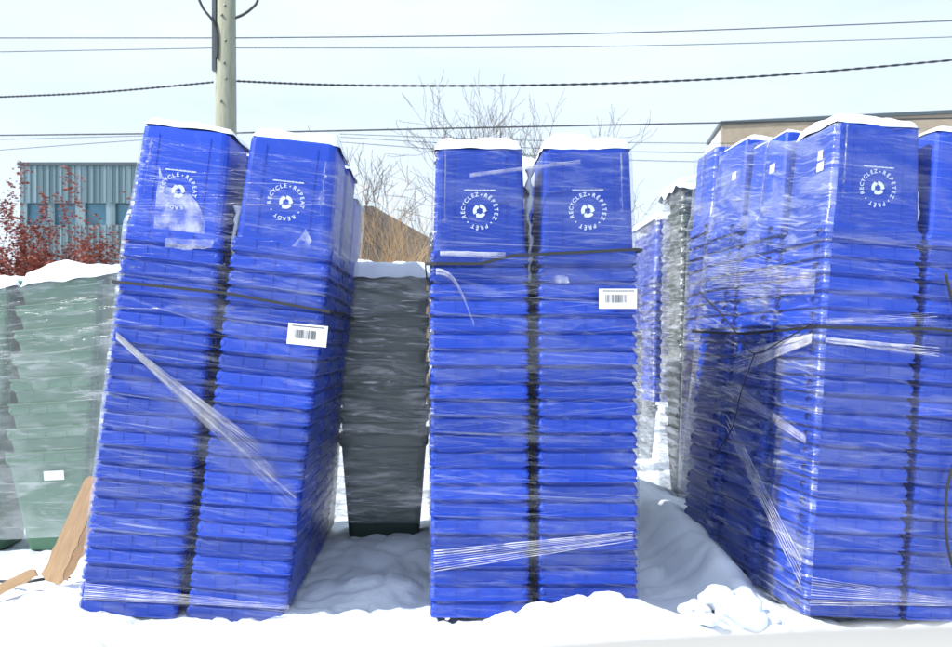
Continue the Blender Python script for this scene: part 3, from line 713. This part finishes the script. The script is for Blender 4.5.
# ------------------------------------------------------------------ wood, cable, near ledge
def plank(a, b, w, t, label, seed):
    a, b = Vector(a), Vector(b); d = (b-a); L = d.length; d.normalize(); s = d.cross(Vector((.25, -1, .2))).normalized(); u = s.cross(d)
    M = Matrix((( d.x, s.x, u.x, a.x), (d.y, s.y, u.y, a.y), (d.z, s.z, u.z, a.z), (0, 0, 0, 1)))
    bm = bmesh.new(); n = 22; rings = []; rnd = random.Random(seed)
    for i in range(n+1):
        x = L*i/n; wl = w*(.5+.10*noise.noise(Vector((x*14, seed, 0)))); wr = w*(.5+.16*noise.noise(Vector((x*18, seed, 4))))
        if i in (0, n): wl *= rnd.uniform(.3, .8)
        rings.append([bm.verts.new((x, -wl, -t/2)), bm.verts.new((x, wr, -t/2)), bm.verts.new((x, wr, t/2)), bm.verts.new((x, -wl, t/2))])
    for p, q in zip(rings, rings[1:]):
        for k in range(4): bm.faces.new((p[k], p[(k+1) % 4], q[(k+1) % 4], q[k]))
    bm.faces.new(rings[0][::-1]); bm.faces.new(rings[-1]); bmesh.ops.recalc_face_normals(bm, faces=bm.faces[:])
    o = link('broken_plank', bm, m=M_wood); o.matrix_world = M
    return tag(o, label, 'plank', 'broken pallet wood on the snow')
plank(at(50, 582, 4.75), at(96, 478, 5.0), .12, .03, 'pale broken plank leaning up against the left pallet', 1)
plank(at(60, 578, 4.85), at(90, 528, 5.0), .10, .03, 'short splintered plank beside the leaning one', 2)
plank(at(-30, 604, 4.6), at(36, 572, 4.75), .06, .05, 'brown broken board lying on the snow at the left edge', 3)
def gp(px, Y, up=.012):
    x = (px-440)/F*Y; return (x, Y, ground_z(x, Y)+up)
cord('ground_cable', [gp(-40, 5.2), gp(-5, 5.1, .03), gp(18, 5.0, .07), gp(32, 4.95, .05), gp(50, 5.0, .03), gp(70, 5.1, .0)], .010, M_cable, 'black cable lying on the snow by the broken wood', 'cable')
bm = bmesh.new(); n = 30; rings = []
for i in range(n+1):
    x = -.25+2.5*(i/n)**1.6; top = 1.4095; y0 = .40
    top += -.0155-.03*max(0,(.40-x)/.5)**2; prof = [(y0, 0.0), (y0, top-.03), (y0+.01, top-.01), (y0+.03, top), (y0+.10, top+.002), (y0+.12, top-.01), (y0+.125, top-.03), (y0+.125, 0.0)]
    rings.append([bm.verts.new((x, y, z)) for y, z in prof])
for p, q in zip(rings, rings[1:]):
    for k in range(7): bm.faces.new((p[k], q[k], q[k+1], p[k+1]))
bm.faces.new(rings[0]); bm.faces.new(rings[-1][::-1]); bmesh.ops.recalc_face_normals(bm, faces=bm.faces[:])
tag(link('ledge', bm, m=M_ledge, smooth=True), 'blurred pale grey ledge close to the camera along the lower right', 'ledge')

# ------------------------------------------------------------------ utility pole and wires
PY = 12.0
pole = empty('utility_pole', Matrix.Translation(((226-440)/F*PY, PY, 0)), 'weathered grey-green wooden utility pole behind the leaning pallet', 'utility pole')
bm = bmesh.new(); tube(bm, [(-.02, 0, -.3), (0, 0, 4), (.0, 0, 8.6)], [.19, .17, .145], 20)
link('shaft', bm, pole, M_pole, True)
bm = bmesh.new(); box(bm, -.19, -.13, -.12, -.04, 5.9, 7.6); link('conduit', bm, pole, M_trim)
for z, dx in ((6.9, .03), (6.75, -.02), (6.35, .04), (6.0, .02), (5.75, .05), (5.4, -.03), (4.9, -.04)):
    bm = bmesh.new(); bmesh.ops.create_icosphere(bm, subdivisions=1, radius=.022, matrix=Matrix.Translation((dx, -.165, z))); link('bolt', bm, pole, M_trim)
def wire(pts, Y, r, label, twist=0, cat='power line', Y2=None):
    bm = bmesh.new(); W = []
    for i in range(len(pts)-1):
        (x0, y0), (x1, y1) = pts[i], pts[i+1]
        for k in range(12):
            t = k/12; W.append((x0+(x1-x0)*t, y0+(y1-y0)*t))
    W.append(pts[-1])
    # quadratic smoothing through the anchor points
    for _ in range(30): W = [W[0]]+[((W[i-1][0]+2*W[i][0]+W[i+1][0])/4, (W[i-1][1]+2*W[i][1]+W[i+1][1])/4) for i in range(1, len(W)-1)]+[W[-1]]
    xa, xb = W[0][0], W[-1][0]
    def P3(p):
        yy = Y if Y2 is None else Y+(Y2-Y)*(p[0]-xa)/(xb-xa)
        return at(p[0], p[1], yy)
    base = [P3(p) for p in W]
    if twist:
        fine = []
        for a, b in zip(base, base[1:]):
            for k in range(6): fine.append(a.lerp(b, k/6))
        for ph in (0, math.pi):
            tube(bm, [p+Vector((0, math.cos(i*.9+ph), math.sin(i*.9+ph)))*twist for i, p in enumerate(fine)], r, 5)
    else: tube(bm, base, r*.8, 5)
    return tag(link('overhead_wire', bm, m=M_cable, smooth=True), label, cat, 'wires strung across the sky')
wire([(-60, 38), (215, 38)], PY, .010, 'topmost thin wire left of the pole')
wire([(236, 38), (600, 35), (1020, 18)], PY, .011, 'topmost thin wire right of the pole')
wire([(-60, 53), (215, 48)], PY+.2, .008, 'second faint wire left of the pole')
wire([(236, 48), (600, 48), (1020, 35)], PY+.2, .008, 'second faint wire right of the pole')
wire([(-60, 99), (0, 97), (100, 93), (215, 82)], PY-.1, .010, 'thick twisted cable sagging left of the pole', .008)
wire([(236, 81), (340, 86), (550, 86), (760, 78), (1020, 54)], PY-.1, .011, 'thick twisted cable sagging across the sky right of the pole', .009)
wire([(-60, 136), (215, 133)], PY+6, .022, 'dark wire passing above the teal building')
wire([(236, 133), (330, 131), (560, 126), (1020, 117)], PY+6, .024, 'dark wire passing just above the stacks of carts')
wire([(-60, 155), (0, 150), (140, 140), (216, 135)], PY+6, .010, 'lowest faint wire above the teal building')
wire([(-60, 141), (140, 136), (216, 134)], PY+7, .010, 'middle faint wire above the teal building')
wire([(340, 134), (620, 144), (1020, 143)], PY+8, .011, 'upper of the three faint wires right of the middle pallet')
wire([(340, 137), (620, 154), (1020, 153)], PY+8, .011, 'middle of the three faint wires right of the middle pallet')
wire([(340, 142), (620, 163), (1020, 163)], PY+8, .011, 'lowest of the three faint wires right of the middle pallet')
def bentwire(pts, label):
    cord('drop_wire', [at(x, y, PY-.15) for x, y in pts], .022, M_cable, label, 'power line')
bentwire([(217, 58), (217, 34), (212, 20), (203, 8), (196, -8)], 'dark wire curving up and left from the pole')
bentwire([(235, 18), (244, 14), (252, 8), (257, 2), (259, -8)], 'dark wire curving up and right from the pole')

# ------------------------------------------------------------------ buildings
BY = 36.0
def X(px, Y): return (px-440)/F*Y
def Z(py, Y): return EYE-(py-345)/F*Y
bl = empty('metal_building', Matrix.Translation((X(20, BY), BY, 0)), 'teal corrugated metal building with a band of windows at the left', 'building')
x0, x1, zt = 0, X(175, BY)-X(20, BY), Z(166, BY)
wz0, wz1 = Z(225, BY), Z(203, BY)
bm = bmesh.new(); box(bm, 0, x1, 0, 12, -.3, wz0); box(bm, 0, x1, 0, 12, wz1, zt); box(bm, 0, x1, .35, 12, wz0, wz1)
k = 0; x = .1
while x < x1-.1:
    for za, zb in ((-.2, wz0), (wz1, zt)): box(bm, x, x+.11, -.05, .01, za, zb)
    x += .30
y = .4
while y < 11.8: box(bm, -.05, .01, y, y+.11, -.2, zt-.01); y += .3
link('wall', bm, bl, M_clad)
bm = bmesh.new(); box(bm, -.1, x1+.1, -.1, 12.1, zt+.002, zt+.16); link('roof', bm, bl, M_trim)
rnd = random.Random(5); x = .0; i = 0
while x < x1-.8:
    w = rnd.choice((.55, .85, 1.0)); g_ = rnd.choice((.18, .32, .45))
    if i % 1 == 0:
        bm = bmesh.new(); box(bm, x+g_, x+g_+w, .20, .30, wz0+.02, wz1-.02); o = link('window', bm, bl, M_glass)
        bm = bmesh.new(); box(bm, x, x+g_, .02, .34, wz0+.002, wz1-.002); link('pillar', bm, bl, M_clad)
    x += w+g_; i += 1
RY = 30.0
rb = empty('block_building', Matrix.Translation((X(722, RY), RY, 0)), 'beige flat roofed building rising behind the right pallet', 'building')
rb.rotation_euler = (0, 0, R(-10)); zt = Z(125, RY); bm = bmesh.new(); box(bm, 0, 14, 0, 3, -.3, zt); box(bm, 14.003, 18, -2, 3, -.3, zt-.4); link('wall', bm, rb, M_brick)
bm = bmesh.new(); box(bm, -.08, 14.1, -.08, 3.1, zt+.002, zt+.14); link('roof_trim', bm, rb, M_trim)
bm = bmesh.new(); v = [bm.verts.new(p) for p in ((-.3, .3, -.3), (-.003, .3, -.3), (-.003, .3, zt-.1), (-.3, .3, zt-.5), (-.3, 2.8, -.3), (-.003, 2.8, -.3), (-.003, 2.8, zt-.1), (-.3, 2.8, zt-.5))]
for f in ((0,1,2,3),(7,6,5,4),(0,3,7,4),(3,2,6,7),(1,5,6,2)): bm.faces.new([v[i] for i in f])
link('side_roof', bm, rb, M_snow)
HY = 26.0
hb = empty('barn', Matrix.Translation((X(366, HY), HY, 0)), 'dark brown shingled sloping roof seen in the gap between pallets', 'building')
bm = bmesh.new(); xa, xb = -5, X(430, HY)-X(366, HY)
zr, ze = Z(192, HY), Z(238, HY)
v = [bm.verts.new(p) for p in ((xa, 0, 2.2), (xb, 0, 2.2), (xb, 0, ze), (0, 2.6, zr), (xa, 2.6, zr), (xb+.6, 8, 2.2), (xb+.6, 8, ze), (0, 8.2, zr), (xa, 8, 2.2), (xa, 8.2, zr))]
for f in ((0,1,2,3,4),(1,5,6,2),(2,6,7,3),(3,7,9,4),(5,8,9,7,6),(0,4,9,8),(0,8,5,1)): bm.faces.new([v[i] for i in f])
link('roof', bm, hb, M_roof)
bm = bmesh.new(); box(bm, xa+.2, xb-.2, .3, 7.8, -.3, 2.195); link('wall', bm, hb, M_brick)

# ------------------------------------------------------------------ trees and shrubs
def grow(bm, p, d, L, r, depth, rnd, tips, bend=.25, up=.1, seg=5, split=(2, 3), ang=.55, shr=.72, minr=.0):
    pts = [p]; rad = [r]; n = 5; q = p.copy(); dd = d.copy()
    for i in range(n):
        dd = (dd+Vector((rnd.gauss(0, bend), rnd.gauss(0, bend), rnd.gauss(0, bend)+up))*.35).normalized(); q = q+dd*L/n; pts.append(q.copy()); rad.append(r*(1-.42*(i+1)/n))
    rad = [max(q_, minr) for q_ in rad]; tube(bm, pts, rad, seg if r > .02 else 3, cap=False); tips.append((q, dd))
    if depth <= 0: return
    for k in range(rnd.randint(*split)):
        a = rnd.uniform(.25, 1); i = min(n, max(1, int(a*n+.5))) if k else n
        s = Vector((rnd.gauss(0, 1), rnd.gauss(0, 1), rnd.gauss(0, .6))).normalized()
        nd = (dd+s*ang*rnd.uniform(.7, 1.3)).normalized()
        grow(bm, pts[i], nd, L*shr*rnd.uniform(.8, 1.15), rad[i]*.74, depth-1, rnd, tips, bend, up, seg, split, ang, shr, minr)
def bare_tree(px, Y, h, lean, r, seed, label, depth=6):
    t = empty('bare_tree', Matrix.Translation((X(px, Y), Y, 0)), label, 'tree', 'leafless trees behind the stacks'); rnd = random.Random(seed)
    bm = bmesh.new(); L = h*.36; tr = [Vector((0, 0, -.2)), Vector((lean*.3, 0, L*.5)), Vector((lean*.8, 0, L))]; tube(bm, tr, [r*1.2, r, r*.85], 9); link('trunk', bm, t, M_bark, True)
    bm = bmesh.new(); tips = []
    for k in range(4):
        d = Vector((lean*.25+rnd.gauss(0, .32), rnd.gauss(0, .3), 1)).normalized()
        grow(bm, tr[2]-Vector((0, 0, .1*k)), d, h*.24, r*.62, depth, rnd, tips, .40, .14, 5, (2, 3), .62, .76, .006)
    link('crown', bm, t, M_bark)
bare_tree(436, 17, 6.0, -1.0, .09, 3, 'bare leafless tree left of the middle pallet top', 5)
bare_tree(470, 21, 8.6, .1, .12, 12, 'tallest bare tree above the left cart of the middle pallet', 5)
bare_tree(560, 22, 8.5, .1, .11, 21, 'bare tree rising above the right cart of the middle pallet', 5)
def shrub(px, Y, h, w, seed, label, stem, leaf, nleaf, cat='shrub', group=None, ns=16, ls=.075, depth=2):
    t = empty('shrub', Matrix.Translation((X(px, Y), Y, 0)), label, cat, group); rnd = random.Random(seed); bm = bmesh.new(); tips = []
    for k in range(ns):
        a = rnd.uniform(0, 6.283); d = Vector((math.cos(a)*.35, math.sin(a)*.35, 1)).normalized(); p = Vector((rnd.gauss(0, w*.28), rnd.gauss(0, w*.25), 0))
        grow(bm, p, d, h*rnd.uniform(.40, .62), .016, depth, rnd, tips, .25, .15, 4, (2, 4), .5, .6)
    link('stems', bm, t, stem)
    if leaf:
        bm = bmesh.new()
        for k in range(nleaf):
            q, dd = rnd.choice(tips); q = q-dd*rnd.uniform(0, .55)+Vector((rnd.gauss(0, .06), rnd.gauss(0, .06), rnd.gauss(0, .06)))
            M = Matrix.Translation(q) @ Matrix.Rotation(rnd.uniform(0, 6.28), 4, 'Z') @ Matrix.Rotation(rnd.uniform(0, 3.1), 4, 'X'); s = ls*rnd.uniform(.5, 1.3)
            vv = [bm.verts.new(M @ Vector(p_)) for p_ in ((-s*.4, 0, 0), (0, -s*.3, .01), (s*.7, 0, -.01), (0, s*.35, .012))]; bm.faces.new(vv)
        link('foliage', bm, t, leaf)
g = 'red-leaved shrubs before the teal building'
shrub(34, 16, 4.9, .5, 1, 'tallest shrub with dry red leaves, second from the left edge', M_rbark, M_leaf, 8000, group=g, ns=14)
shrub(2, 16, 3.7, .6, 2, 'red-leaved shrub at the left picture edge', M_rbark, M_leaf, 5000, group=g)
shrub(60, 16.4, 3.8, .8, 3, 'low dense red shrub right of the tallest one', M_rbark, M_leaf, 8000, group=g)
shrub(80, 15.6, 3.3, .6, 4, 'shortest red shrub in the middle of the row', M_rbark, M_leaf, 5000, group=g)
shrub(106, 16, 4.1, .5, 5, 'red shrub next to the leaning blue pallet', M_rbark, M_leaf, 6000, group=g)
shrub(72, 19, 5.6, .9, 6, 'thin almost leafless shrub against the teal wall', M_bark, None, 0, ns=9)
shrub(384, 14, 4.4, .5, 7, 'dry golden brush left of the gap behind the dark stack', M_straw, None, 0, ns=22, group='dry golden brush in the middle gap', depth=3)
shrub(408, 14, 4.2, .5, 8, 'dry golden brush right of the gap behind the dark stack', M_straw, None, 0, ns=22, group='dry golden brush in the middle gap', depth=3)
